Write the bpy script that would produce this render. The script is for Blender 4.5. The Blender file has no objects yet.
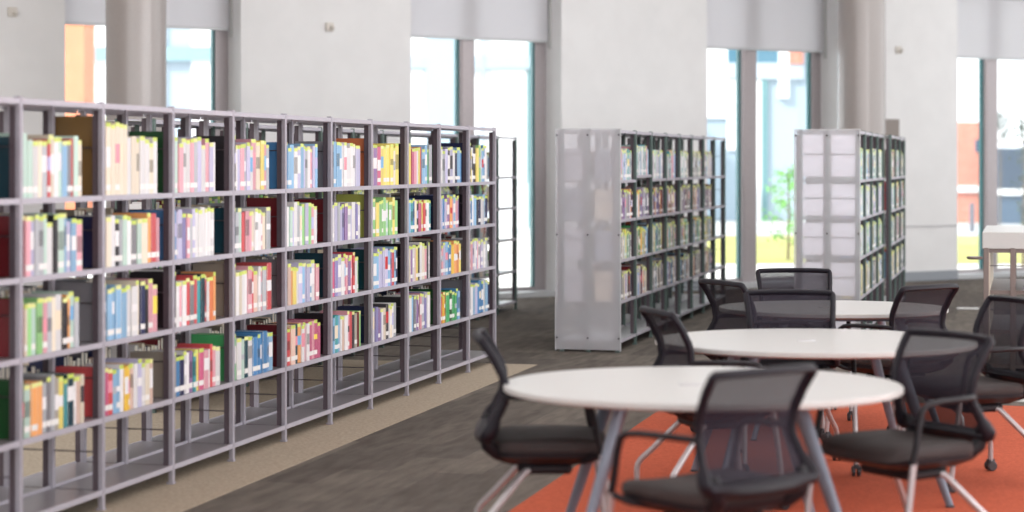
import bpy, math, random
from mathutils import Vector, Matrix
C = bpy.context.scene.collection
S = bpy.context.scene
HC = 1.62; FP = 2000.0; HY = 162.0

# ---------------------------------------------------------------- camera, world, sun, lamps, exposure
cd = bpy.data.cameras.new('camera'); cam = bpy.data.objects.new('camera', cd); C.objects.link(cam)
cam.location = (0, 0, HC); cam.rotation_euler = (math.pi/2, 0, 0)
cd.sensor_width = 36; cd.lens = FP/1024*36; cd.shift_y = -(256-HY)/1024
cd.dof.use_dof = True; cd.dof.focus_distance = 13.2; cd.dof.aperture_fstop = 1.5
cd.clip_end = 400
S.camera = cam
w = bpy.data.worlds.new('sky'); S.world = w; w.use_nodes = True
bg = w.node_tree.nodes['Background']
bg.inputs[0].default_value = (0.94, 0.97, 1.0, 1); bg.inputs[1].default_value = 1.7
sd = bpy.data.lights.new('sun', 'SUN'); sun = bpy.data.objects.new('sun', sd); C.objects.link(sun)
sd.energy = 4.2; sd.angle = math.radians(2); sd.color = (1, .96, .9)
sun.rotation_euler = Vector((.6, .45, -.66)).to_track_quat('-Z', 'Y').to_euler()
for i, (x, y, e) in enumerate([(-5, 3, 110), (3.5, 3, 90), (-5, 10, 170), (3.5, 10.5, 90), (2.5, 18, 130), (-9, 13, 150), (7.5, 21, 80)]):  # unseen area lights added under the ceiling to light the room
    ld = bpy.data.lights.new('ceiling_lamp', 'AREA'); lo = bpy.data.objects.new('ceiling_lamp', ld); C.objects.link(lo)
    ld.shape = 'RECTANGLE'; ld.size = 4.5; ld.size_y = 4.5; ld.energy = e; ld.color = (.98, .99, 1)
    lo.location = (x, y, 5.85)
# added area lights by the front and right walls, standing in for unseen daylight
for x, y, z, sx, sy, e, rz in ((-3, -5.8, 3.0, 24, 5.4, 600, 0), (9.95, 5, 3.0, 19, 5.4, 800, 90), (9.95, 22.5, 3.0, 14, 5.4, 185, 90)):
    ld = bpy.data.lights.new('window_daylight', 'AREA'); lo = bpy.data.objects.new('window_daylight', ld); C.objects.link(lo)
    ld.shape = 'RECTANGLE'; ld.size = sx; ld.size_y = sy; ld.energy = e; ld.color = (.97, .985, 1)
    lo.location = (x, y, z); lo.rotation_euler = (math.radians(90), 0, math.radians(rz))
S.view_settings.view_transform = 'Standard'; S.view_settings.look = 'None'
S.view_settings.exposure = 0.50; S.view_settings.gamma = 1
S.view_settings.use_curve_mapping = False

# ---------------------------------------------------------------- helpers
R = random.Random(7)
def lin(c):
    return tuple(((v/255)/12.92 if v/255 <= .04045 else ((v/255+.055)/1.055)**2.4) for v in c)
def mat(name, c, rough=.5, metal=0, noise=0, scale=40, bump=0, spec=None, **kw):
    m = bpy.data.materials.new(name); m.use_nodes = True
    nt = m.node_tree; b = nt.nodes['Principled BSDF']
    c4 = (*lin(c), 1)
    b.inputs['Base Color'].default_value = c4
    b.inputs['Roughness'].default_value = rough; b.inputs['Metallic'].default_value = metal
    if spec is not None: b.inputs['Specular IOR Level'].default_value = spec
    tc = nt.nodes.new('ShaderNodeTexCoord'); n = nt.nodes.new('ShaderNodeTexNoise')
    n.inputs['Scale'].default_value = scale; n.inputs['Detail'].default_value = 4
    nt.links.new(tc.outputs['Object'], n.inputs['Vector'])
    r = nt.nodes.new('ShaderNodeMixRGB'); a = noise or .03
    r.inputs[1].default_value = tuple(v*(1-a) for v in c4[:3])+(1,)
    r.inputs[2].default_value = tuple(min(1, v*(1+a)) for v in c4[:3])+(1,)
    cr = nt.nodes.new('ShaderNodeMapRange'); cr.inputs[1].default_value = .35; cr.inputs[2].default_value = .65
    nt.links.new(n.outputs[0], cr.inputs[0]); nt.links.new(cr.outputs[0], r.inputs[0]); nt.links.new(r.outputs[0], b.inputs['Base Color'])
    if bump:
        bp = nt.nodes.new('ShaderNodeBump'); bp.inputs['Strength'].default_value = bump; bp.inputs['Distance'].default_value = .004
        nt.links.new(n.outputs[0], bp.inputs['Height']); nt.links.new(bp.outputs[0], b.inputs['Normal'])
    return m

class MB:
    """collects shapes, then links them as one mesh object"""
    def __init__(s): s.v = []; s.f = []; s.m = []; s.c = []; s.sm = []
    def add(s, vs, fs, mi=0, col=None, smooth=False):
        o = len(s.v); s.v += [tuple(v) for v in vs]
        for f in fs:
            s.f.append(tuple(i+o for i in f)); s.m.append(mi); s.c.append(col or (1, 1, 1)); s.sm.append(smooth)
        return s
    def box(s, a, b, mi=0, col=None, M=None):
        x0, y0, z0 = a; x1, y1, z1 = b
        vs = [Vector(p) for p in [(x0,y0,z0),(x1,y0,z0),(x1,y1,z0),(x0,y1,z0),(x0,y0,z1),(x1,y0,z1),(x1,y1,z1),(x0,y1,z1)]]
        if M: vs = [M @ p for p in vs]
        return s.add(vs, [(0,3,2,1),(4,5,6,7),(0,1,5,4),(1,2,6,5),(2,3,7,6),(3,0,4,7)], mi, col)
    def bbox(s, a, b, r=.004, mi=0, M=None):
        """box with chamfered vertical + top edges"""
        x0, y0, z0 = a; x1, y1, z1 = b
        def ring(d, z): return [(x0+d,y0+r,z),(x0+r,y0+d,z),(x1-r,y0+d,z),(x1-d,y0+r,z),(x1-d,y1-r,z),(x1-r,y1-d,z),(x0+r,y1-d,z),(x0+d,y1-r,z)]
        rs = [ring(r*.5, z0), ring(0, z0+r*.6), ring(0, z1-r*.6), ring(r*.5, z1)]
        vs = [Vector(p) for q in rs for p in q]
        if M: vs = [M @ p for p in vs]
        fs = [tuple(reversed(range(8))), tuple(range(24, 32))]
        for k in range(3):
            for i in range(8):
                j = (i+1) % 8; fs.append((k*8+i, k*8+j, k*8+8+j, k*8+8+i))
        return s.add(vs, fs, mi)
    def tube(s, path, r, n=8, mi=0, flat=1.0, up=None, closed=False):
        P = [Vector(p) for p in path]; k = len(P)
        rs = r if isinstance(r, (list, tuple)) else [r]*k
        vs = []; prev = None
        for i, p in enumerate(P):
            if closed: t = (P[(i+1) % k]-P[i-1])
            else: t = (P[min(i+1, k-1)]-P[max(i-1, 0)])
            t.normalize()
            if up is not None: a = Vector(up).cross(t)
            elif prev is None: a = (Vector((0,0,1)) if abs(t.z) < .9 else Vector((0,1,0))).cross(t)
            else: a = prev - t*prev.dot(t)
            if a.length < 1e-5: a = Vector((1,0,0)).cross(t)
            a.normalize(); b = t.cross(a); prev = a
            for j in range(n):
                q = 2*math.pi*j/n
                vs.append(p + a*(math.cos(q)*rs[i]) + b*(math.sin(q)*rs[i]*flat))
        fs = []
        for i in range(k if closed else k-1):
            i2 = (i+1) % k
            for j in range(n):
                j2 = (j+1) % n; fs.append((i*n+j, i*n+j2, i2*n+j2, i2*n+j))
        if not closed: fs += [tuple(reversed(range(n))), tuple(range((k-1)*n, k*n))]
        return s.add(vs, fs, mi, smooth=True)
    def lathe(s, prof, cx=0, cy=0, n=32, mi=0, sx=1, sy=1):
        vs = []
        for r, z in prof:
            for j in range(n):
                q = 2*math.pi*j/n; vs.append((cx+r*sx*math.cos(q), cy+r*sy*math.sin(q), z))
        fs = []
        for i in range(len(prof)-1):
            for j in range(n):
                j2 = (j+1) % n; fs.append((i*n+j, i*n+j2, (i+1)*n+j2, (i+1)*n+j))
        fs += [tuple(reversed(range(n))), tuple(range((len(prof)-1)*n, len(prof)*n))]
        return s.add(vs, fs, mi, smooth=True)
    def prism(s, poly, z0, z1, mi=0, M=None):
        n = len(poly); vs = [Vector((x, y, z)) for z in (z0, z1) for x, y in poly]
        if M: vs = [M @ p for p in vs]
        return s.add(vs, [tuple(reversed(range(n))), tuple(range(n, 2*n))]+[(i, (i+1) % n, n+(i+1) % n, n+i) for i in range(n)], mi)
    def build(s, name, mats, parent=None, color=False, sharp=40):
        me = bpy.data.meshes.new(name); me.from_pydata(s.v, [], s.f); me.update()
        for m in (mats if isinstance(mats, (list, tuple)) else [mats]): me.materials.append(m)
        me.polygons.foreach_set('material_index', s.m)
        me.polygons.foreach_set('use_smooth', s.sm)
        if any(s.sm): me.set_sharp_from_angle(angle=math.radians(sharp))
        if color:
            at = me.color_attributes.new('Col', 'FLOAT_COLOR', 'CORNER')
            buf = []
            for f, c in zip(s.f, s.c): buf += [*lin(c), 1.0]*len(f)
            at.data.foreach_set('color', buf)
        o = bpy.data.objects.new(name, me); C.objects.link(o)
        if parent: o.parent = parent
        return o
def tag(o, label=None, cat=None, group=None, kind=None):
    if label: o['label'] = label
    if cat: o['category'] = cat
    if group: o['group'] = group
    if kind: o['kind'] = kind
    return o
def empty(name, loc, rz=0):
    o = bpy.data.objects.new(name, None); C.objects.link(o); o.location = loc; o.rotation_euler = (0, 0, rz); o.empty_display_size = .1
    return o
def copy_tree(o, parent=None):
    c = o.copy(); C.objects.link(c); c.parent = parent
    for ch in list(o.children): copy_tree(ch, c)
    return c
def struct(o, label=None): return tag(o, label, kind='structure')
def ground(px, py):
    d = FP*HC/(py-HY); return Vector(((px-512)/FP*d, d, 0))
def at(px, py, d): return Vector(((px-512)/FP*d, d, HC-(py-HY)/FP*d))

# ---------------------------------------------------------------- materials
M_wall = mat('white_wall_paint', (232,231,231), .85, noise=.02, scale=3)
M_reveal = mat('reveal_paint', (232,230,228), .8)
M_ceil = mat('ceiling_paint', (235,233,230), .9)
M_metal = mat('grey_powder_coat', (168,164,174), .42, .15, noise=.04, scale=30)
M_upr = mat('upright_inner_steel', (92,80,88), .5, .1)  # darker strip along the back of each post
M_shelf = mat('grey_shelf_steel', (142,137,142), .36, .2, noise=.04, scale=30)
M_lip = mat('shelf_edge_paint', (182,178,188), .4, .1)
M_green = mat('dark_green_metal', (95,112,108), .45, .2)
M_lightmetal = mat('light_shelf_metal', (196,198,200), .4, .1)
M_dark = mat('dark_cap', (50,46,50), .5)
M_wire = mat('wire_steel', (95,88,92), .35, .6)
M_top = mat('white_laminate', (198,198,196), .32, noise=.01)
M_edge = mat('table_edge', (190,188,190), .45)
M_leg = mat('grey_leg_paint', (122,130,144), .32, .3)
M_chrome = mat('satin_tube', (180,176,178), .3, .45)
M_plastic = mat('black_plastic', (22,20,26), .48, spec=.3)
M_frame = mat('charcoal_plastic', (24,21,30), .5, spec=.25)
M_seat = mat('seat_fabric', (56,50,50), .8, noise=.15, scale=300, bump=.3)
M_col = mat('column_paint', (150,140,136), .2, noise=.02)
_cb = M_col.node_tree.nodes['Principled BSDF']; _cb.inputs['Coat Weight'].default_value = 1; _cb.inputs['Coat Roughness'].default_value = .38; _cb.inputs['Coat IOR'].default_value = 1.9
M_mull = mat('mullion_metal', (176,168,170), .38, .3)
M_white = mat('white_infill', (250,250,250), .7)
M_gasket = mat('window_gasket', (70,130,135), .4)
M_base = mat('baseboard_grey', (150,155,162), .6)
M_orange = mat('orange_carpet', (176,87,63), .95, noise=.14, scale=60, bump=.3, spec=.1)
M_tan = mat('tan_carpet', (168,155,138), .95, noise=.12, scale=50, bump=.3, spec=.1)
M_sensor = mat('sensor_plastic', (214,208,200), .5)
M_pages = (232,226,212)

def carpet():
    m = mat('grey_carpet', (112,104,99), .95, spec=.1); nt = m.node_tree; b = nt.nodes['Principled BSDF']
    tc = nt.nodes.new('ShaderNodeTexCoord'); mp = nt.nodes.new('ShaderNodeMapping'); mp.inputs['Rotation'].default_value = (0,0,math.radians(-75.5))
    mp.inputs['Scale'].default_value = (1, 1, 1)
    br = nt.nodes.new('ShaderNodeTexBrick'); br.inputs['Scale'].default_value = 1.0
    br.inputs['Color1'].default_value = (*lin((90,84,79)),1); br.inputs['Color2'].default_value = (*lin((110,103,96)),1)
    br.inputs['Mortar'].default_value = (*lin((92,86,83)),1); br.inputs['Mortar Size'].default_value = .002
    br.inputs['Brick Width'].default_value = 1.0; br.inputs['Row Height'].default_value = .25
    n1 = nt.nodes.new('ShaderNodeTexNoise'); n1.inputs['Scale'].default_value = 9; n1.inputs['Detail'].default_value = 5
    n2 = nt.nodes.new('ShaderNodeTexNoise'); n2.inputs['Scale'].default_value = 160
    mx = nt.nodes.new('ShaderNodeMixRGB'); mx.blend_type = 'OVERLAY'; mx.inputs[0].default_value = .55
    mx2 = nt.nodes.new('ShaderNodeMixRGB'); mx2.blend_type = 'OVERLAY'; mx2.inputs[0].default_value = .35
    nt.links.new(tc.outputs['Object'], mp.inputs[0]); nt.links.new(mp.outputs[0], br.inputs[0])
    st = nt.nodes.new('ShaderNodeMapping'); st.inputs['Scale'].default_value = (.35, 1.6, 1)
    nt.links.new(mp.outputs[0], st.inputs[0]); nt.links.new(st.outputs[0], n1.inputs[0]); nt.links.new(mp.outputs[0], n2.inputs[0])
    nt.links.new(br.outputs[0], mx.inputs[1]); nt.links.new(n1.outputs[0], mx.inputs[2])
    nt.links.new(mx.outputs[0], mx2.inputs[1]); nt.links.new(n2.outputs[0], mx2.inputs[2])
    nt.links.new(mx2.outputs[0], b.inputs['Base Color'])
    return m
M_carpet = carpet()
def shader_mix(name, kind, **k):
    m = bpy.data.materials.new(name); m.use_nodes = True; nt = m.node_tree
    for n in list(nt.nodes): nt.nodes.remove(n)
    out = nt.nodes.new('ShaderNodeOutputMaterial'); mix = nt.nodes.new('ShaderNodeMixShader')
    if kind == 'glass':
        a = nt.nodes.new('ShaderNodeBsdfTransparent'); a.inputs[0].default_value = (*k['tint'], 1)
        b = nt.nodes.new('ShaderNodeBsdfGlossy'); b.inputs['Roughness'].default_value = .02
        fr = nt.nodes.new('ShaderNodeFresnel'); fr.inputs[0].default_value = 1.3; nt.links.new(fr.outputs[0], mix.inputs[0])
    if kind == 'fabric':
        a = nt.nodes.new('ShaderNodeBsdfDiffuse'); a.inputs[0].default_value = (*lin(k['c']), 1)
        b = nt.nodes.new('ShaderNodeBsdfTranslucent'); b.inputs[0].default_value = (*lin(k['c']), 1); mix.inputs[0].default_value = k['t']
    if kind == 'mesh':
        a = nt.nodes.new('ShaderNodeBsdfTransparent')
        b = nt.nodes.new('ShaderNodeBsdfPrincipled'); b.inputs['Base Color'].default_value = (*lin(k['c']), 1); b.inputs['Roughness'].default_value = .7; b.inputs['Specular IOR Level'].default_value = .15
        tc = nt.nodes.new('ShaderNodeTexCoord'); wv = nt.nodes.new('ShaderNodeTexWave'); wv.inputs['Scale'].default_value = 60; wv.bands_direction = 'Z'
        mr = nt.nodes.new('ShaderNodeMapRange'); mr.inputs[3].default_value = k['t']-.08; mr.inputs[4].default_value = k['t']+.08
        nt.links.new(tc.outputs['Object'], wv.inputs[0]); nt.links.new(wv.outputs['Fac'], mr.inputs[0]); nt.links.new(mr.outputs[0], mix.inputs[0])
    if kind == 'frost':
        a = nt.nodes.new('ShaderNodeBsdfTransparent'); a.inputs[0].default_value = (.97,.97,1,1)
        b2 = nt.nodes.new('ShaderNodeBsdfTranslucent'); b2.inputs[0].default_value = (.93,.93,.96,1)
        b1 = nt.nodes.new('ShaderNodeBsdfPrincipled'); b1.inputs['Base Color'].default_value = (*lin(k['c']),1); b1.inputs['Roughness'].default_value = .8; b1.inputs['Specular IOR Level'].default_value = .05
        b = nt.nodes.new('ShaderNodeMixShader'); b.inputs[0].default_value = .35; nt.links.new(b1.outputs[0], b.inputs[1]); nt.links.new(b2.outputs[0], b.inputs[2])
        mix.inputs[0].default_value = k['t']
    nt.links.new(a.outputs[0], mix.inputs[1]); nt.links.new(b.outputs[0], mix.inputs[2]); nt.links.new(mix.outputs[0], out.inputs[0])
    return m
M_glass = shader_mix('window_glass', 'glass', tint=(.965,.98,.98))
M_blind = shader_mix('blind_fabric', 'fabric', c=(232,231,234), t=.4)
M_mesh = shader_mix('chair_mesh', 'mesh', c=(40,36,46), t=.84)
M_frost = shader_mix('frosted_acrylic', 'frost', c=(250,249,252), t=.4)
M_frost2 = shader_mix('pale_frosted_acrylic', 'frost', c=(252,252,254), t=.34)
M_book = bpy.data.materials.new('book_cover'); M_book.use_nodes = True
_nt = M_book.node_tree; _a = _nt.nodes.new('ShaderNodeVertexColor'); _a.layer_name = 'Col'
_nt.links.new(_a.outputs[0], _nt.nodes['Principled BSDF'].inputs['Base Color']); _nt.nodes['Principled BSDF'].inputs['Roughness'].default_value = .38

# ---------------------------------------------------------------- window wall
P0 = Vector((.336, 24.0, 0)); W = Vector((.848, .530, 0)); N = Vector((-.530, .848, 0))
WA = math.atan2(W.y, W.x)
def ws(px, t=0):
    r = (px-512)/FP; x0 = P0.x + N.x*t; y0 = P0.y + N.y*t
    return (r*y0 - x0)/(W.x - r*W.y)
MW = Matrix.Translation(P0) @ Matrix.Rotation(WA, 4, 'Z')      # local x along wall, local y outward
def wbox(mb, s0, s1, t0, t1, z0, z1, mi=0): return mb.box((s0, t0, z0), (s1, t1, z1), mi, M=MW)
edges = [(ws(65), ws(241)), (ws(411), ws(561.5)), (ws(707), ws(838)), (ws(957.5), ws(957.5)+2.2)]
PT = .50
sL, sR = -20, 12
panels = [(sL, edges[0][0]), (edges[0][1], edges[1][0]), (edges[1][1], edges[2][0]), (edges[2][1], edges[3][0]), (edges[3][1], sR)]
for i, (a, b) in enumerate(panels):
    mb = MB(); wbox(mb, a, b, 0, PT, 0, 6.0); struct(mb.build('wall_back', M_wall), 'white wall pier between tall windows')
mb = MB()
for a, b in edges: wbox(mb, a, b, .02, PT, 4.1, 6.0)
struct(mb.build('wall_back_header', M_wall))
fl = [(P0+W*sL+N*PT), (P0+W*sR+N*PT)]
mb = MB(); mb.prism([(fl[0].x, -6), (fl[1].x, -6), (fl[1].x, fl[1].y), (fl[0].x, fl[0].y)], -.1, 0)
struct(mb.build('floor', M_carpet), 'mottled grey brown carpet')
mb = MB(); mb.prism([(fl[0].x, -6), (fl[1].x, -6), (fl[1].x, fl[1].y), (fl[0].x, fl[0].y)], 6.0, 6.15)
struct(mb.build('ceiling', M_ceil))
mb = MB(); mb.box((fl[0].x-.2, -6, 0), (fl[0].x, fl[0].y, 6)); struct(mb.build('wall_left', M_wall))
mb = MB(); mb.box((fl[1].x, -6, 0), (fl[1].x+.2, fl[1].y, 6)); struct(mb.build('wall_right', M_wall))
mb = MB(); mb.box((fl[0].x-.2, -6.2, 0), (fl[1].x+.2, -6, 6)); struct(mb.build('wall_front', M_wall))
for a, b in panels:
    mb = MB(); wbox(mb, a+.01, b-.01, -.02, 0, 0, .13); struct(mb.build('baseboard_back', M_base))
mb = MB(); wbox(mb, panels[3][0]+.01, panels[3][1]-.01, -.012, 0, .735, .755); struct(mb.build('trim_1', M_edge))

def window(i, a, b, mull):
    root = empty('window_%d' % i, P0+W*a); root.rotation_euler = (0, 0, WA); struct(root)
    wd = b-a; T = .40
    mb = MB(); fw = .09
    mb.bbox((0, T-.05, 0), (fw, T+.06, 4.1)); mb.bbox((wd-.15, T-.05, 0), (wd, T+.06, 4.1)); mb.box((fw, T-.03, 0), (wd-.15, T+.05, .1)); mb.box((fw, T-.03, 3.95), (wd-.15, T+.05, 4.1))
    mb.build('window_frame', M_mull, root)
    m0, m1 = mull[0]-a, mull[1]-a
    mb = MB(); mb.bbox((m0, T-.09, 0), (m1, T+.08, 4.1), .02); mb.build('mullion', M_mull, root)
    mb = MB()
    for x in (m0-.022, m1, wd-.172): mb.box((x, T-.02, .1), (x+.022, T+.04, 3.95))
    mb.build('gasket', M_gasket, root)
    for x0, x1 in ((fw, m0-.022), (m1+.022, wd-.172)):
        mb = MB(); mb.box((x0, T, .1), (x1, T+.012, 3.95)); mb.build('pane', M_glass, root)
    mb = MB(); mb.box((0, -.01, .0), (wd, T-.05, .06)); mb.build('window_sill', M_lightmetal, root)
mulls = [(ws(120, .3), ws(132, .3)), (ws(461, .32), ws(475, .32)), (ws(743, .32), ws(757, .32)), (ws(986, .32), ws(998, .32))]
for i in range(4): window(i+1, edges[i][0], edges[i][1], mulls[i])
bl_lab = ['pale grey roller blind above the window behind the left column', 'grey roller blind over the two-pane window behind the long bookcase',
          'grey roller blind over the window left of the right column', 'blue-grey roller blind over the rightmost window']
for i, (a, b) in enumerate(edges):
    root = empty('roller_blind', P0+W*a); root.rotation_euler = (0, 0, WA)
    tag(root, bl_lab[i], 'blind', 'roller blinds over the tall windows')
    wd = b-a
    mb = MB(); n = 10
    mb.box((.02, .27, 3.10), (wd-.03, .274, 3.95)); mb.build('blind_fabric', M_blind, root)
    mb = MB(); mb.bbox((.02, .26, 3.075), (wd-.03, .285, 3.105), .004); mb.build('bottom_bar', M_lightmetal, root)
    mb = MB(); mb.tube([(.02, .27, 3.98), (wd-.02, .27, 3.98)], .05, 12); mb.build('roller_tube', M_lightmetal, root)
    mb = MB(); mb.box((wd-.02, .22, 3.0), (wd-.002, .26, 4.05)); mb.build('side_guide', M_top, root)

# carpets inlaid in the floor
U = Vector((math.sin(math.radians(14.45)), math.cos(math.radians(14.45)), 0)); NN = Vector((-U.y, U.x, 0)); UA = math.atan2(U.y, U.x)
def quad(name, pts, m, z=.004):
    mb = MB(); mb.prism([(p.x, p.y) for p in pts], 0, z); return mb.build(name, m)
c0 = Vector((.2, 15.96, 0))
struct(quad('floor_tan_carpet', [c0, c0+NN*9, c0+NN*9-U*17, c0-U*17], M_tan), 'tan carpet band under and beside the long bookcase')
k0 = Vector((1.16, 13.8, 0))
pts = [k0-U*13, k0-U*13-NN*6, k0-NN*6-U*.5, k0-NN*5.4]
# rounded near corner
pts = [k0-U*13, k0-U*13-NN*7, k0-NN*7] + [k0-NN*.5, k0-NN*.25-U*.07, k0-NN*.07-U*.25, k0-U*.5]
tag(quad('orange_rug', pts, M_orange, .006), 'bright orange carpet area under the round tables and chairs', 'carpet')

# columns
for px, d, lab in ((136, 20.0, 'left'), (861.5, 25.4, 'right')):
    mb = MB(); mb.lathe([(.3, 0), (.3, 6)], (px-512)/FP*d, d, 48); o = mb.build('column', M_col); struct(o, 'round grey-brown column at the '+lab)
for px, py, lab in ((12, 12, 'small white box sensor high on the wall at the far left'), (329, 27, 'small white sensor on the wall above the long bookcase'), (898, 50, 'small white sensor on the wall right of the right column')):
    s = ws(px); p = P0+W*s; z = HC-(py-HY)/FP*p.y
    root = empty('wall_sensor', (p.x, p.y, z), WA); tag(root, lab, 'sensor', 'wall sensors')
    mb = MB(); mb.bbox((-.05, -.03, -.05), (.05, 0, .05), .01); mb.build('back_plate', M_sensor, root)
    mb = MB(); mb.lathe([(.028, -.03), (.026, .01), (.012, .03)], 0, 0, 16); o = mb.build('sensor_head', M_sensor, root); o.rotation_euler = (math.pi/2, 0, 0); o.location = (.02, -.05, -.01)
s = ws(891); p = P0+W*s
mb = MB(); z = HC-(131-HY)/FP*p.y
mb.bbox((-.13, -.03, -.16), (.13, 0, .16), .008); o = mb.build('control_panel', mat('taupe_box', (140,130,124), .5)); o.location = (p.x, p.y, z); o.rotation_euler = (0,0,WA)
tag(o, 'small taupe wall box beside the right column above the bookcase', 'wall box')

# ---------------------------------------------------------------- bookcases
H = 1.89; LV = [.097, .431, .782, 1.125, 1.462]; DP = .54
def bookcase(origin, nb, bw, label, lift=(), frost=None, mp=M_metal, ms=M_shelf, name='bookcase', off=0):
    root = empty(name, origin, UA); tag(root, label, 'bookcase', 'tall open bookcases')
    for k in range(nb+1):
        x = k*bw
        for y in (0, DP/2, DP):
            mb = MB(); a = -.013; y0 = y-.016 if y else 0
            if y == DP: y0 = DP-.056
            mb.bbox((x-.013, y0, 0.012), (x+.013, y0+.026, H+.004), .003)
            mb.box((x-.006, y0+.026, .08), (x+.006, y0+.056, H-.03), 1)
            mb.box((x-.016, y0-.002, 0), (x+.016, y0+.034, .014)); mb.box((x-.014, y0+.002, H+.004), (x+.014, y0+.03, H+.010))
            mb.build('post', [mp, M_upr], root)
        zs = LV+[H]
        for j in range(5):
            mb = MB()
            zm = (zs[j]+zs[j+1])/2+.01
            for y0, y1 in ((.03, DP/2-.014), (DP/2+.014, DP-.03)): mb.tube([(x, y0, zm), (x, y1, zm)], .0035, 6)
            mb.build('side_wire', M_wire, root)
    for k in range(nb):
        x0, x1 = k*bw+.013, (k+1)*bw-.013
        for j, z in enumerate(LV+[H-.001]):
            if (k, j) in lift: z += lift[(k, j)]
            mb = MB()
            mb.box((x0, .003, z-.022), (x1, .012, z+.003)); mb.box((x0, DP-.012, z-.022), (x1, DP-.003, z+.003))
            mb.box((x0, DP/2-.006, z-.022), (x1, DP/2+.006, z+.012))
            mb.box((x0, .012, z-.004), (x1, DP/2-.006, z)); mb.box((x0, DP/2+.006, z-.004), (x1, DP-.012, z))
            mb.m = [1]*18+[0]*(len(mb.m)-18); mb.build('shelf' if j < 5 else 'top_panel', [ms, M_lip], root)
    if frost:
        mb = MB(); mb.bbox((-.03, -.012, .02), (-.022, DP+.012, H+.01), .003); mb.build('end_panel', frost, root)
        mb = MB()
        for y in (.0, DP/2, DP):
            for z in (.12, 1.0, H-.04): mb.tube([(-.036, y, z), (-.012, y, z)], .008, 8)
        mb.build('panel_bolts', M_dark, root)
        if frost is M_frost2:
            zs = LV+[H]
            for j in range(5):
                zm = (zs[j]+zs[j+1])/2+.01
                for y0, y1 in ((.03, DP/2-.035), (DP/2+.035, DP-.03)):
                    for z0, z1 in ((zs[j]+.03, zm-.006), (zm+.006, zs[j+1]-.035)):
                        mb = MB(); mb.bbox((-.010, y0, z0), (-.004, y1, z1), .002); mb.build('infill_panel', M_white, root)
        mb = MB()
        mb.box((-.032,-.016,.012),(-.012,-.010,H+.012)); mb.box((-.032,DP+.010,.012),(-.012,DP+.016,H+.012)); mb.box((-.032,-.016,H+.008),(-.012,DP+.016,H+.016))
        mb.build('panel_edge', M_lightmetal, root)
    return root
BW = .785; E1 = Vector((-.129, 16.12, 0)); O1 = E1-U*11*BW
bookcase(O1, 11, BW, 'long grey steel bookcase filled with books along the left side')
OM = Vector((.914, 17.0, 0)); OR = Vector((3.0, 17.3, 0)); O0 = Vector((.055, 22.0, 0))-U*BW*12
bookcase(OM, 8, .77, 'free-standing bookcase with frosted end panel in the middle of the room', lift={(1, 4): .04}, frost=M_frost, mp=M_green, ms=M_lightmetal)
bookcase(OR, 4, .79, 'bookcase with pale gridded frosted end panel in front of the right column', frost=M_frost2, mp=M_green, ms=M_lightmetal)
OR2 = OR+U*(4*.79+.06)-NN*.07
bookcase(OR2, 3, .79, 'bookcase section standing just behind the pale frosted-end bookcase', mp=M_green, ms=M_lightmetal)
bookcase(O0, 12, BW, 'far bookcase behind the long left one, its end bay empty', mp=M_green, ms=M_lightmetal)

# ---------------------------------------------------------------- books
PAL = dict(
 w=(236,234,236), c=(238,222,196), m=(186,222,206), t=(30,140,150), T=(0,62,78), p=(232,150,166), P=(200,60,110), l=(190,186,226), L=(120,112,180),
 b=(120,176,220), B=(30,110,180), n=(24,36,84), N=(10,20,48), r=(200,40,46), R=(120,14,28), o=(240,150,70), O=(214,92,30), y=(246,222,90), Y=(250,190,30),
 g=(130,205,110), G=(30,160,70), D=(20,90,40), k=(30,26,34), K=(64,60,66), s=(176,180,188), S=(110,108,116), e=(150,140,124), E=(128,96,44), v=(130,90,150), q=(232,190,170), z=(170,178,50))
NAMES = dict(w='white', c='cream', m='mint', t='teal', T='dark teal', p='pink', P='magenta', l='lavender', L='violet', b='light blue', B='blue', n='navy', N='dark navy',
 r='red', R='dark red', o='light orange', O='orange', y='yellow', Y='golden yellow', g='light green', G='green', D='dark green', k='black', K='charcoal', s='silver grey', S='grey', e='beige', E='brown', v='purple', q='peach', z='olive')
# rows from the top shelf down; bays from the left edge of the picture; first letter = first book
ROWS = {
 4: ['wwss', 'TmmwcsrcwmbSrmc', 'ECCCCCwccwwcw', 'Dmpwwpslwplw', 'kwlpslwpcyps', 'Bbbwlblswplb', 'Sbbbwwwwwl', 'OvPyyyycy', 'nyPpwyrbbGs', 'DwslKlwnbbB', 'nywKygwbBw'],
 3: ['rwws', 'Rplssmwkmblbp', 'ncwksmwSmcorp', 'BllLpslwwwwww', 'Tsmrppcwwpcs', 'Rwmlwswglgpw', 'RwlslLvwlwLw', 'zgygggmggyg', 'KbtBcKPyrwwt', 'nlBlpvopbpv', 'kwBwbKnwsbn'],
 2: ['Rrkc', 'Rcgmgpscwkoms', 'Sbbbbwwcnkpp', 'kwpwrSrtTrwOo', 'ewcwwprqwpsr', 'Sqoywlbllbwp', 'TPLlwPpvprwg', 'Tbbllllbvrbn', 'kcvwqyKwcpKw', 'KplbBBYoOoy', 'Splwlpwvlws'],
 1: ['Dkmw', 'DmoosSseytTwqc', 'rPrbbwYYqwlwcq', 'eBnwwvtyPpwrpw', 'GwmTwBBBBBb', 'RrqTowpwPpPP', 'kbtbwqwprKeRg', 'nwLvLwcKwcws', 'kwbSlvwpsLLw', 'DOYOGGDGGBb', 'SwblBBBwbn']}
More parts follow.
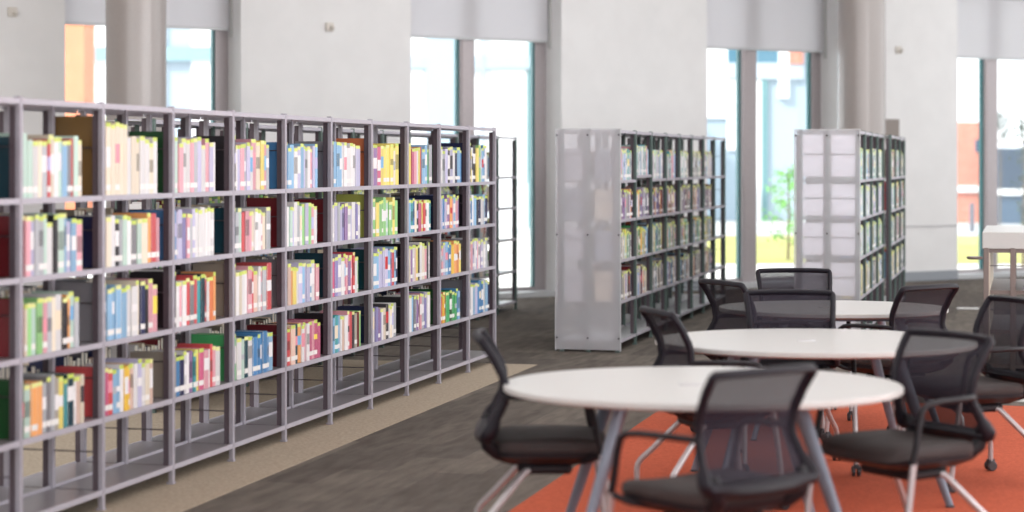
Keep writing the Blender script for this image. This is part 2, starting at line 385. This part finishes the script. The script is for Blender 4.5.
# cream tall set marker
def book_shape(mb, th, h, dp, key, x=0, y=0, z=0, lean=0, M=None, rich=True, rnd=R):
    """spine facing -y, thickness along x; origin at the spine's base centre"""
    col = PAL[key]; v = rnd.uniform(.9, 1.08); col = tuple(min(240, c*v*.93) for c in col)
    Mx = Matrix.Translation((x, y, z)) @ Matrix.Rotation(lean, 4, 'Y')
    if M: Mx = M @ Mx
    if rich and not key in 'TNRkKDnE': col = tuple(c*.8+250*.2 for c in col)
    hw = th/2
    bands = [(0, h, col)]
    if rich:
        second = rnd.choice([PAL['w'], PAL['w'], tuple(c*.7 for c in col), PAL[rnd.choice('wcplbyrsK')]])
        lab = rnd.random() < .55; top = rnd.random() < .8
        zt = h-.02 if top else h
        a = h*rnd.uniform(.35, .5); b_ = h*rnd.uniform(.6, .8)
        bands = [(0, .012, col)]
        if lab: bands += [(.012, .024, col), (.024, .05, (236,234,232))]
        else: bands += [(.012, .05, col)]
        bands += [(.05, a, col), (a, b_, second if rnd.random() < .45 else col), (b_, zt, col)]
        if top: bands += [(zt, h, rnd.choice([(214,226,120), (196,214,96), (226,228,150)]))]
    prof = [(-hw, .006), (-hw*.7, .0015), (0, 0), (hw*.7, .0015), (hw, .006)]
    for z0, z1, c in bands:
        vs = [Mx @ Vector((px, py, zz)) for zz in (z0, z1) for px, py in prof]
        mb.add(vs, [(i, i+1, i+6, i+5) for i in range(4)], 0, c)
    bt = .0025 if th > .01 else .001
    mb.box((-hw, .006, 0), (-hw+bt, dp, h), 0, col, Mx); mb.box((hw-bt, .006, 0), (hw, dp, h), 0, col, Mx)
    mb.box((-hw+bt, .004, .003), (hw-bt, dp-.004, h-.004), 0, M_pages, Mx)
    mb.add([Mx @ Vector((px, py, h)) for px, py in prof], [(0, 1, 2, 3, 4)], 0, col)
ORD = ['first','second','third','fourth','fifth','sixth','seventh','eighth','ninth','tenth','eleventh','twelfth','thirteenth','fourteenth','fifteenth','sixteenth','seventeenth','eighteenth','nineteenth','twentieth','twenty-first','twenty-second','twenty-third','twenty-fourth','twenty-fifth','twenty-sixth','twenty-seventh','twenty-eighth']
SH = {4: 'top shelf', 3: 'second shelf', 2: 'third shelf', 1: 'lowest book shelf'}
stuff = MB()
MU = lambda o: Matrix.Translation(o) @ Matrix.Rotation(UA, 4, 'Z')
cand = []
for row, bays in ROWS.items():
    for bay, seq in enumerate(bays):
        rnd = random.Random(row*100+bay)
        x0 = bay*BW+.018; x = x0; fill = BW*rnd.uniform(.70, .8); lst = []
        n = len(seq); seqx = []
        for ch in seq: seqx.append(ch)
        widths = [rnd.uniform(.6, 1.4) for _ in seqx]; widths[0] = max(widths[0], 1.0)
        tot = sum(widths); sc = fill/tot
        base = {4: .26, 3: .235, 2: .235, 1: .225}[row]+rnd.uniform(-.01, .02)
        for i, ch in enumerate(seqx):
            th = widths[i]*sc-.0008; big = i == 0
            h = base*(rnd.uniform(.9, 1.06))+(.025 if big else 0)
            if ch in 'C': h = .335+rnd.uniform(-.008, .01); key = 'c'
            else: key = ch
            if ch == 'E': h = .37
            h = min(h, .30) if row != 4 else h
            dp = .19 if not big else .235
            if ch == 'E': dp = .25
            yy = .012+rnd.uniform(0, .012)
            lst.append((x+th/2+.0004, yy, LV[row]+.002, th, h, dp, key)); x += th+.0008
        cand += [(row, bay, i, len(lst), b, x-x0) for i, b in enumerate(lst)]
def pxof(l, O=O1):
    p = O+U*l[0]; return 512+FP*p.x/p.y, p.y
cand = [c for c in cand if pxof((c[4][0]+.05,))[0] > -6]
cand.sort(key=lambda c: pxof(c[4])[1])
sel = cand[:300]; rest = cand[300:]
bayword = ['partly cut off bay at the left edge']+['%s bay' % ORD[i] for i in range(12)]
for row, bay, i, n, (x, y, z, th, h, dp, key), _ in sel:
    mb = MB(); rnd = random.Random(row*1000+bay*50+i)
    book_shape(mb, th, h, dp, key, rnd=rnd)
    o = mb.build('book', M_book, color=True); p = O1+U*x+NN*y
    o.location = (p.x, p.y, z); o.rotation_euler = (0, 0, UA)
    size = 'thick' if th > .055 else ('slim' if th < .035 else 'medium')
    if h > .3: size = 'tall '+size
    where = ('bay cut by the left edge' if bay == 0 else '%s full bay from left' % ORD[bay-1])
    tag(o, f'{size} {NAMES[key]} book, {ORD[i]} from left on {SH[row]}, {where}', 'book', 'books on the %s of the long bookcase' % SH[row])
for row, bay, i, n, (x, y, z, th, h, dp, key), _ in rest:
    book_shape(stuff, th, h, dp, key, x, y, z, M=MU(O1), rnd=random.Random(row*1000+bay*50+i))
# rear rows of the long bookcase: books standing on the far side
def fill_row(O, bw, bay, row, yb, rnd, pal, frac=.75, rich=True, hs=.24, dep=.17, back=False, th=(.025, .05), lift=0):
    x = bay*bw+.02; end = x+bw*frac-.04
    if back: x, end = bay*bw+bw-.02-bw*frac, (bay+1)*bw-.02
    while x < end:
        t = rnd.uniform(*th); k = rnd.choice(pal); h = hs*rnd.uniform(.88, 1.1)
        M = MU(O) @ Matrix.Translation((x+t/2, yb, LV[row]+.002+lift))
        if back: M = M @ Matrix.Rotation(math.pi, 4, 'Z')
        book_shape(stuff, t, h, dep, k, M=M, rich=rich, rnd=rnd); x += t+.001
rr = random.Random(3)
for bay in range(11):
    for row in (1, 2, 3, 4):
        if rr.random() < .8: fill_row(O1, BW, bay, row, DP-.02, rr, 'wccsseSRnkwe', rr.uniform(.5, .8), False, .24, .19, True)
pm = {4: 'wmbtwslwp', 3: 'nSLwsvReo', 2: 'GyoewKsbm', 1: 'nbLRosewcK'}
for row, a_, b_ in ((1, 'c', 'w'), (2, 's', 'w'), (3, 'c', 's'), (4, 's', 'w')):
    book_shape(stuff, .03, .25, .2, a_, M=MU(OM) @ Matrix.Translation((.035, .02, LV[row]+.002)), rich=False, rnd=rr)
    book_shape(stuff, .03, .27, .2, b_, M=MU(OM) @ Matrix.Translation((.035, DP-.225, LV[row]+.002)), rich=False, rnd=rr)
for bay in range(7):
    for row in (1, 2, 3, 4):
        pal = pm[row] if bay < 4 else pm[row]+'eces'
        k0_ = {(0,4):'O', (0,3):'R'}.get((bay, row))
        fill_row(OM, .77, bay+(.045 if bay == 0 else 0), row, .012, rr, pal, rr.uniform(.7, .85), True, .24 if row < 4 else .25, .18, lift=.04 if (bay, row) == (1, 4) else 0)
        fill_row(OM, .77, bay, row, DP-.02, rr, 'weScsKO', .6, False, .23, .18, True)
for O, nb in ((OR, 4), (OR2, 3)):
    for bay in range(nb):
        for row in (1, 2, 3, 4):
            if O is OR and bay == 0:
                book_shape(stuff, .05, .27, .2, 'w', M=MU(O) @ Matrix.Translation((.1, .012, LV[row]+.002)), rich=False, rnd=rr)
                for yy_ in (.05,): fill_row(O, .79, .2, row, .012, rr, 'gmwtbw', .6, True, .26, .15, th=(.03, .05)); continue
            fill_row(O, .79, bay, row, .012, rr, {4: 'gmwtbK', 3: 'gwblsvm', 2: 'cgbwsRt', 1: 'cybwKeS'}[row]+('RreS' if O is OR2 else ''), .8, True, .26, .15, th=(.03, .06))
for bay in range(11):
    for row in (1, 2, 3, 4):
        fill_row(O0, BW, bay, row, .012, rr, 'wRcsegnbK', .7, True, .24, .18)
o = stuff.build('books', M_book, color=True)
tag(o, 'rows of distant books filling the far bays and the bookcases behind', 'books', kind='stuff')

# ---------------------------------------------------------------- low shelf unit at the right edge
K0 = Vector((4.05, 15.35, 0))
kr = empty('low_shelf_unit', K0, UA); tag(kr, 'low shelf unit with thick white top at the right edge', 'shelf unit')
M_ku = mat('warm_grey_metal', (128,116,112), .4, .3)
kd, kl = .40, 1.6
for x in (0, .8, 1.6):
    for y in (0, kd/2, kd):
        mb = MB(); mb.bbox((x-.02, y-.02, 0), (x+.02, y+.02, .96), .003); mb.build('post', M_ku, kr)
for z in (.06, .325, .63, .95):
    mb = MB(); mb.box((.0, .0, z-.03), (kl, kd, z)); mb.build('shelf', M_ku, kr)
mb = MB(); mb.bbox((-.02, -.02, .95), (kl+.02, kd+.03, 1.08), .008); mb.build('worktop', M_top, kr)
mb = MB(); mb.box((0, kd-.03, .1), (kl, kd-.02, .92)); mb.build('back_panel', mat('cream_panel', (214,202,186), .6), kr)
mb = MB()
for z in (.82, .48): mb.tube([(0, .02, z), (0, kd-.03, z)], .004, 6)
mb.build('side_wires', M_wire, kr)
mb = MB(); mb.lathe([(.05, .868), (.06, .873), (.062, .885), (.055, .89)], -.01, kd+.085, 24); mb.tube([(-.01, kd+.03, .879), (-.01, kd+.1, .879)], .006, 6); mb.build('side_tray', M_ku, kr)
for x, l, c in ((.08, 'small purple book lying flat on the low shelf unit at the right edge', 'v'), (.3, 'navy book lying flat on the low shelf unit behind the purple one', 'n')):
    mb = MB(); book_shape(mb, .022, .2, .14, c, rnd=random.Random(5)); o = mb.build('book', M_book, color=True)
    p = K0+U*(x)+NN*.12; o.rotation_euler = (0, -math.pi/2, UA+math.pi/2); o.location = (p.x, p.y, .643); tag(o, l, 'book', 'books lying on the low shelf unit')

# ---------------------------------------------------------------- tables
def table(px, d, rad, label, leg_r0, leg_r1, rot, group='round white tables', sy=.86):
    x = (px-512)/FP*d
    root = empty('round_table', (x, d, 0), rot); tag(root, label, 'table', group)
    zt = .74; mb = MB()
    mb.lathe([(rad-.006, zt-.026), (rad, zt-.022), (rad, zt-.005), (rad-.004, zt)], 0, 0, 96, sy=sy); mb.build('tabletop', M_top, root, sharp=30)
    mb = MB(); mb.lathe([(rad-.05, zt-.034), (rad-.012, zt-.026)], 0, 0, 64, sy=sy); mb.build('underframe', M_edge, root)
    mb = MB(); mb.lathe([(.035, zt), (.035, zt+.003), (.028, zt+.004)], -.05, -.04, 20, sx=1.3); mb.build('cable_grommet', M_edge, root)
    mb = MB(); r0 = leg_r0
    mb.box((-r0*.72, -r0*.72-.02, zt-.06), (r0*.72, -r0*.72+.02, zt-.034)); mb.box((-r0*.72, r0*.72-.02, zt-.06), (r0*.72, r0*.72+.02, zt-.034))
    mb.box((-r0*.72-.02, -r0*.72, zt-.06), (-r0*.72+.02, r0*.72, zt-.034)); mb.box((r0*.72-.02, -r0*.72, zt-.06), (r0*.72+.02, r0*.72, zt-.034)); mb.build('crossbars', M_leg, root)
    for k in range(4):
        a = math.pi/4+k*math.pi/2; ca, sa = math.cos(a), math.sin(a)
        mb = MB(); pth = []; rs = []
        for i in range(7):
            t = i/6; r = leg_r0+(leg_r1-leg_r0)*t; pth.append((ca*r, sa*r, (zt-.036)*(1-t)+.012)); rs.append(.036-.016*t)
        mb.tube(pth, rs, 12, flat=.55, up=(-sa, ca, 0)); mb.build('leg', M_leg, root)
        mb = MB(); mb.lathe([(.02, 0), (.022, .006), (.02, .014)], ca*leg_r1, sa*leg_r1, 12); lg = mb.build('foot', M_dark, root)
    return root
table(702, 7.94, .79, 'round white table nearest the camera at the front of the orange carpet', .467, .775, 0)
table(815, 9.9, .79, 'middle round white table between the front table and the far one', .467, .775, 0)
table(833, 12.15, .69, 'farthest round white table, beyond the middle table', .467, .775, 0)

# ---------------------------------------------------------------- chairs  (local: +y forward, +x the sitter's right)
ZT = .91
def back_pt(u, v):
    """u -1..1 across, v 0..1 up"""
    z = .525+(ZT-.525)*v
    ys = [(0, -.252), (.15, -.222), (.4, -.178), (.6, -.185), (.8, -.222), (1, -.272)]
    for (a, ya), (b, yb) in zip(ys, ys[1:]):
        if v <= b: t = (v-a)/(b-a); t = t*t*(3-2*t)*.3+t*.7; y = ya+(yb-ya)*t; break
    hw = .25-.035*(v/.4) if v < .4 else .215+.02*(v-.4)/.6
    return Vector((u*hw, y-.025*(1-u*u)*(.6+.4*v), z-.004*(u*u)*v))
def make_chair():
    root = empty('mesh_chair', (0, 0, 0))
    # seat cushion
    def ring(hx, y0, y1, z, drop=0, n=28):
        out = []
        for i in range(n):
            a = 2*math.pi*i/n; c, s_ = math.cos(a), math.sin(a)
            X = hx*math.copysign(abs(c)**.38, c); Y = (y0+y1)/2+(y1-y0)/2*math.copysign(abs(s_)**.38, s_)
            zz = z - drop*max(0, (Y-.1)/.15)**2*.02 + .012*(abs(X)/hx)**2*(1 if z > .44 else 0)
            out.append((X, Y, zz))
        return out
    def loft(rings, m, name):
        mb = MB(); n = len(rings[0]); vs = [p for r in rings for p in r]; fs = []
        for k in range(len(rings)-1):
            for i in range(n): j = (i+1) % n; fs.append((k*n+i, k*n+j, (k+1)*n+j, (k+1)*n+i))
        fs += [tuple(reversed(range(n))), tuple(range((len(rings)-1)*n, len(rings)*n))]
        mb.add(vs, fs, 0, None, True); return mb.build(name, m, root, sharp=50)
    loft([ring(.236, -.222, .25, .428), ring(.243, -.228, .258, .438, 1), ring(.24, -.225, .256, .456, 1), ring(.222, -.205, .238, .468, 1), ring(.12, -.1, .13, .463, 1)], M_seat, 'seat')
    loft([ring(.15, -.12, .12, .372), ring(.20, -.19, .19, .385), ring(.238, -.226, .25, .41), ring(.24, -.228, .254, .43)], M_plastic, 'seat_shell')
    mb = MB(); mb.bbox((-.15, -.13, .335), (.15, .09, .376), .02); mb.build('seat_mechanism', M_plastic, root)
    # backrest mesh
    mb = MB(); nu, nv = 10, 12
    g = [[back_pt(-1+2*i/nu, j/nv) for i in range(nu+1)] for j in range(nv+1)]
    th = Vector((0, .003, 0)); vs = [p for r in g for p in r]+[p+th for r in g for p in r]; o_ = (nu+1)*(nv+1); fs = []
    for j in range(nv):
        for i in range(nu):
            a = j*(nu+1)+i; fs.append((a, a+nu+1, a+nu+2, a+1))
    mb.add([p for r in g for p in r], fs, 0, None, True); mb.build('backrest', M_mesh, root)
    # frame of the back: closed loop with rounded corners
    loop = []
    c = .05
    for t in [i/10 for i in range(11)]: loop.append(back_pt(-1+c+(2-2*c)*t, 0))
    loop.append(back_pt(1-c*.3, .02))
    for t in [i/12 for i in range(13)]: loop.append(back_pt(1, .035+.93*t))
    loop.append(back_pt(1-c*.3, .985))
    for t in [i/10 for i in range(11)]: loop.append(back_pt(1-c-(2-2*c)*t, 1))
    loop.append(back_pt(-1+c*.3, .985))
    for t in [i/12 for i in range(13)]: loop.append(back_pt(-1, .965-.93*t))
    loop.append(back_pt(-1+c*.3, .02))
    mb = MB(); mb.tube(loop, [.019 if p.z > .57 else .03 for p in loop], 10, closed=True, flat=.8); mb.build('back_frame', M_frame, root)
    # lower yoke joining the back to the seat
    for s in (-1, 1):
        mb = MB(); mb.tube([(s*.205, -.236, .53), (s*.2, -.257, .49), (s*.19, -.25, .455), (s*.17, -.21, .42), (s*.14, -.15, .395), (s*.12, -.08, .385)], [.018, .026, .03, .03, .026, .02], 10)
        mb.build('back_bracket', M_plastic, root)
    mb = MB(); mb.tube([(-.2, -.257, .487), (-.1, -.272, .478), (0, -.277, .475), (.1, -.272, .478), (.2, -.257, .487)], [.028]*5, 10); mb.build('lower_bar', M_plastic, root)
    for s in (-1, 1):
        mb = MB(); y0 = -.17
        mb.tube([(s*.222, -.185, .65), (s*.262, -.13, .655), (s*.275, -.06, .655), (s*.278, .05, .652), (s*.28, .12, .644), (s*.281, .15, .625), (s*.282, .165, .58), (s*.283, .185, .48), (s*.283, .2, .42)],
                [.012, .0125, .0125, .0125, .0125, .0135, .0135, .0135, .0135], 10); mb.tube([(s*.283, .19, .425), (s*.24, .15, .40), (s*.12, .06, .375)], .012, 8); mb.build('armrest', M_plastic, root)
        mb = MB(); mb.tube([(s*.283, .197, .43), (s*.284, .225, .25), (s*.285, .25, .06), (s*.285, .25, .045)], .0135, 10)
        lg = mb.build('leg', M_chrome, root)
        mb = MB(); castor(mb, s*.285, .25); mb.build('castor', M_dark, lg)
        mb = MB(); mb.tube([(s*.12, -.06, .36), (s*.15, -.1, .345), (s*.215, -.22, .22), (s*.25, -.275, .165), (s*.256, -.29, .14), (s*.258, -.293, .11), (s*.258, -.293, .045)], .0135, 10)
        lg = mb.build('leg', M_chrome, root)
        mb = MB(); castor(mb, s*.258, -.293); mb.build('castor', M_dark, lg)
    for o in root.children_recursive:
        if o.name.split('.')[0] in ('backrest', 'back_frame', 'castor'): continue
        for v in o.data.vertices: v.co.z += .033*min(1, max(0, v.co.z-.05)/.33)
    return root
def castor(mb, x, y):
    for dx in (-.014, .014):
        vs = []; n = 18
        for xx, r in ((-.009, .022), (-.006, .027), (.006, .027), (.009, .022)):
            for i in range(n): a = 2*math.pi*i/n; vs.append((x+dx+xx, y+math.cos(a)*r, .028+math.sin(a)*r))
        fs = [(k*n+i, k*n+(i+1) % n, (k+1)*n+(i+1) % n, (k+1)*n+i) for k in range(3) for i in range(n)]
        fs += [tuple(range(n)), tuple(range(3*n, 4*n))[::-1]]
        mb.add(vs, fs, 0, None, True)
    mb.box((x-.012, y-.018, .04), (x+.012, y+.018, .062))
chairs = [  # seat centre x, depth, forward direction, label
 (.15, 8.15, (1, .02), 'black mesh armchair seen side-on at the left of the front table'),
 (.69, 6.97, (-.6, .8), 'black mesh armchair nearest the camera, its back turned to us'),
 (1.55, 8.0, (-.84, -.54), 'black mesh armchair facing left at the right of the front table'),
 (.95, 9.5, (.97, .24), 'black mesh chair tucked in at the left of the middle table'),
 (1.49, 10.53, (-.03, -1), 'black mesh chair behind the middle table facing the camera'),
 (1.47, 11.82, (.9, .42), 'black mesh chair at the left of the farthest table'),
 (1.83, 12.72, (0, -1), 'black mesh chair behind the farthest table, in front of the window'),
 (2.19, 11.5, (-.62, .78), 'black mesh armchair at the right of the farthest table, back turned to us'),
 (2.3, 10.12, (-.95, -.3), 'black mesh armchair at the right of the middle table, cut by the right edge')]
proto = make_chair()
for i, (x, y, f, lab) in enumerate(chairs):
    o = proto if i == 0 else copy_tree(proto)
    o.location = (x, y, .006 if True else 0); o.rotation_euler = (0, 0, math.atan2(f[1], f[0])-math.pi/2)
    tag(o, lab, 'chair', 'black mesh chairs around the round tables')
for px, py, l in ((968, 309, 'white floor socket lid on the grey carpet beside the far armchair'), (1015, 401, 'white floor socket lid near the right edge of the orange carpet')):
    p = ground(px, py) if py > 350 else ground(px, 309)
    mb = MB(); mb.bbox((-.12, -.07, 0), (.12, .07, .012), .006); o = mb.build('floor_socket', M_top); o.location = (p.x, p.y, 0); o.rotation_euler = (0, 0, UA-math.pi/2); tag(o, l, 'floor socket', 'floor socket lids')

# ---------------------------------------------------------------- outdoors
def g2(name, pts, m, z, k='structure', lab=None, cat=None):
    mb = MB(); mb.prism([(p[0], p[1]) for p in pts], z-.05, z); o = mb.build(name, m)
    if k: tag(o, lab, cat, kind=k)
    return o
M_pave = mat('pale_paving', (214,212,208), .9, noise=.04, scale=1)
M_grass = mat('lawn_grass', (158,158,92), .95, noise=.15, scale=2)
M_road = mat('road_surface', (176,178,180), .9)
M_fac = mat('pale_render', (160,178,192), .8); M_facw = mat('white_render', (236,238,240), .8)
M_brick = mat('red_brick', (205,130,112), .9, noise=.12, scale=6); M_glz = mat('blue_glazing', (74,118,140), .6); M_teal = mat('teal_glazing', (96,140,146), .6)
M_glb2 = mat('deep_blue_glazing', (38,62,86), .6); M_glb = mat('blue_grey_glazing', (62,88,112), .6)
a, b = P0+W*-24+N*(PT+.005), P0+W*20+N*(PT+.005)
g2('ground_paving', [(a.x, a.y), (b.x, b.y), (60, 58), (60, 120), (-60, 120), (-60, a.y)], M_pave, -.03, lab='pale paving outside')
g2('ground_road', [(-60, 45), (60, 45), (60, 53), (-60, 53)], M_road, -.02)
g2('ground_lawn', [(2.0, 32.4), (40, 32.4), (40, 44.5), (2.0, 44.5)], M_grass, -.015, lab='bright lawn outside the right windows')
def facade(name, px0, px1, d, ytop, mats, feats, label, dep=4):
    x0, x1 = (px0-512)/FP*d, (px1-512)/FP*d; zt = HC-(ytop-HY)/FP*d
    root = empty(name, ((x0+x1)/2, d, -.03)); tag(root, label, 'building'); cx = (x0+x1)/2
    mb = MB(); mb.box((x0-cx, 0, 0), (x1-cx, dep, zt+.03)); mb.build('wall', mats[0], root)
    for nm, a, b, y0, y1, m, out in feats:
        A = (a-512)/FP*d-cx; B = (b-512)/FP*d-cx; z1 = HC-(y0-HY)/FP*d+.03; z0 = max(.0, HC-(y1-HY)/FP*d+.03)
        mb = MB(); mb.box((A, -out, z0), (B, .02, z1)); mb.build(nm, m, root)
facade('office_building', 395, 560, 50, -60, [M_facw],
  [('facade_band', 395, 560, 56, 69, M_fac, .15), ('pillar', 426, 459, 20, 240, M_fac, .2), ('pillar', 480, 484, 20, 240, M_fac, .17), ('pillar', 528, 533, 20, 240, M_teal, .1),
   ('window', 400, 425, 70, 105, M_facw, .06), ('pane', 441, 443, 70, 150, M_teal, .05), ('window', 492, 526, 70, 103, M_facw, .06), ('window', 492, 526, 105, 180, M_facw, .06)],
  'overexposed white office facade with pale blue bands seen through the middle window')
facade('pale_building', 20, 394, 54, -60, [M_fac],
  [('facade_panel', 88, 166, 20, 240, M_facw, .1), ('facade_band', 88, 230, 47, 61, mat('grey_blue_band', (130,165,175), .5), .2), ('facade_panel', 192, 230, 20, 240, M_facw, .1)],
  'pale blue building with a grey band seen behind the left column')
facade('brick_building', 40, 84, 46, -60, [mat('pale_orange_brick', (214,132,98), .9, noise=.06, scale=3)], [], 'orange brick building corner seen through the leftmost window', 1.2)
facade('blue_panel_building', 700, 850, 56, -60, [M_fac],
  [('facade_panel', 703, 727, 10, 118, M_facw, .1), ('facade_panel', 727, 742, 80, 150, M_facw, .1), ('glazing', 727, 741, 46, 63, M_glz, .1), ('glazing', 757, 778, 46, 63, M_glz, .1), ('facade_band', 727, 803, 63, 79, mat('band_grey', (176,188,200), .7), .14),
   ('glazing', 761, 767, 80, 230, M_teal, .12), ('facade_panel', 778, 788, 20, 98, M_facw, .18), ('brick_panel', 788, 802, 30, 64, M_brick, .2), ('facade_panel', 756, 761, 80, 232, M_facw, .1)],
  'pale blue panelled building with dark glazing seen left of the right column')
facade('red_brick_building', 940, 985, 54, 122, [M_brick],
  [('facade_band', 930, 985, 186, 192, M_facw, .1), ('window', 975, 980, 140, 152, M_glb, .03)], 'red brick building with a white band seen through the right window')
facade('blue_glass_building', 996, 1060, 53, 148, [M_glb],
  [('facade_band', 996, 1060, 189, 195, M_facw, .1), ('glazing', 998, 1022, 150, 188, M_glb2, .05), ('glazing', 1030, 1050, 150, 188, M_glb2, .05)], 'blue glass building seen at the right edge')
M_leaf = mat('fresh_leaves', (122,190,90), .6, noise=.2, scale=5); M_leafd = mat('dark_leaves', (38,70,62), .6, noise=.2); M_bark = mat('bark', (110,96,80), .8)
def tree(name, px, base, d, h, rad, n, label, ml, seed, z0f=.15):
    p = Vector(((px-512)/FP*d, d, base)); rnd = random.Random(seed)
    root = empty(name, p); tag(root, label, 'tree')
    mb = MB(); mb.tube([(0, 0, 0), (.02, .01, h*.5), (0, 0, h*.95)], [.025, .018, .006], 8)
    tips = []
    for i in range(14):
        z = h*(z0f+(.95-z0f)*i/13); a = i*2.4; l = rad*(.5+.5*math.sin(math.pi*min(1, i/13+.15)))
        e = Vector((math.cos(a)*l, math.sin(a)*l, z+l*.35)); mb.tube([(0, 0, z), e*.5+Vector((0, 0, z*.5)), e], [.01, .007, .003], 6); tips.append((Vector((0, 0, z)), e))
    mb.build('trunk', M_bark, root)
    mb = MB()
    for i in range(n):
        a, e = rnd.choice(tips); t = rnd.uniform(.25, 1.05); c = a.lerp(e, t)+Vector([rnd.gauss(0, .06) for _ in range(3)])
        q = Matrix.Rotation(rnd.uniform(0, 6.3), 3, 'Z') @ Matrix.Rotation(rnd.uniform(-1.2, 1.2), 3, 'X'); L = rnd.uniform(.05, .1)
        vs = [c+q @ Vector(v) for v in ((0, 0, 0), (L*.28, L*.4, .01), (0, L, 0), (-L*.28, L*.4, .01))]
        mb.add(vs, [(0, 1, 2, 3)])
    mb.build('foliage', ml, root)
tree('young_tree', 788, -.015, 33.5, 1.55, .42, 700, 'young light green tree on the lawn beside the pale bookcase', M_leaf, 1)
tree('dark_tree', 1023, -.03, 31, 2.4, .11, 300, 'slim dark green tree outside at the right edge', M_leafd, 4)
tree('hedge_tree', 1000, -.03, 51, 3.0, .45, 500, 'dark leafy tree in front of the blue glass building', M_leafd, 6, .7)
mb = MB(); p = ground(972, 231); mb.lathe([(.06, -.03), (.06, .6), (.045, .66)], 0, 0, 14); o = mb.build('bollard', mat('bollard_grey', (92,96,108), .5)); o.location = (p.x, p.y, 0); tag(o, 'dark grey bollard on the paving in front of the red brick building', 'bollard')
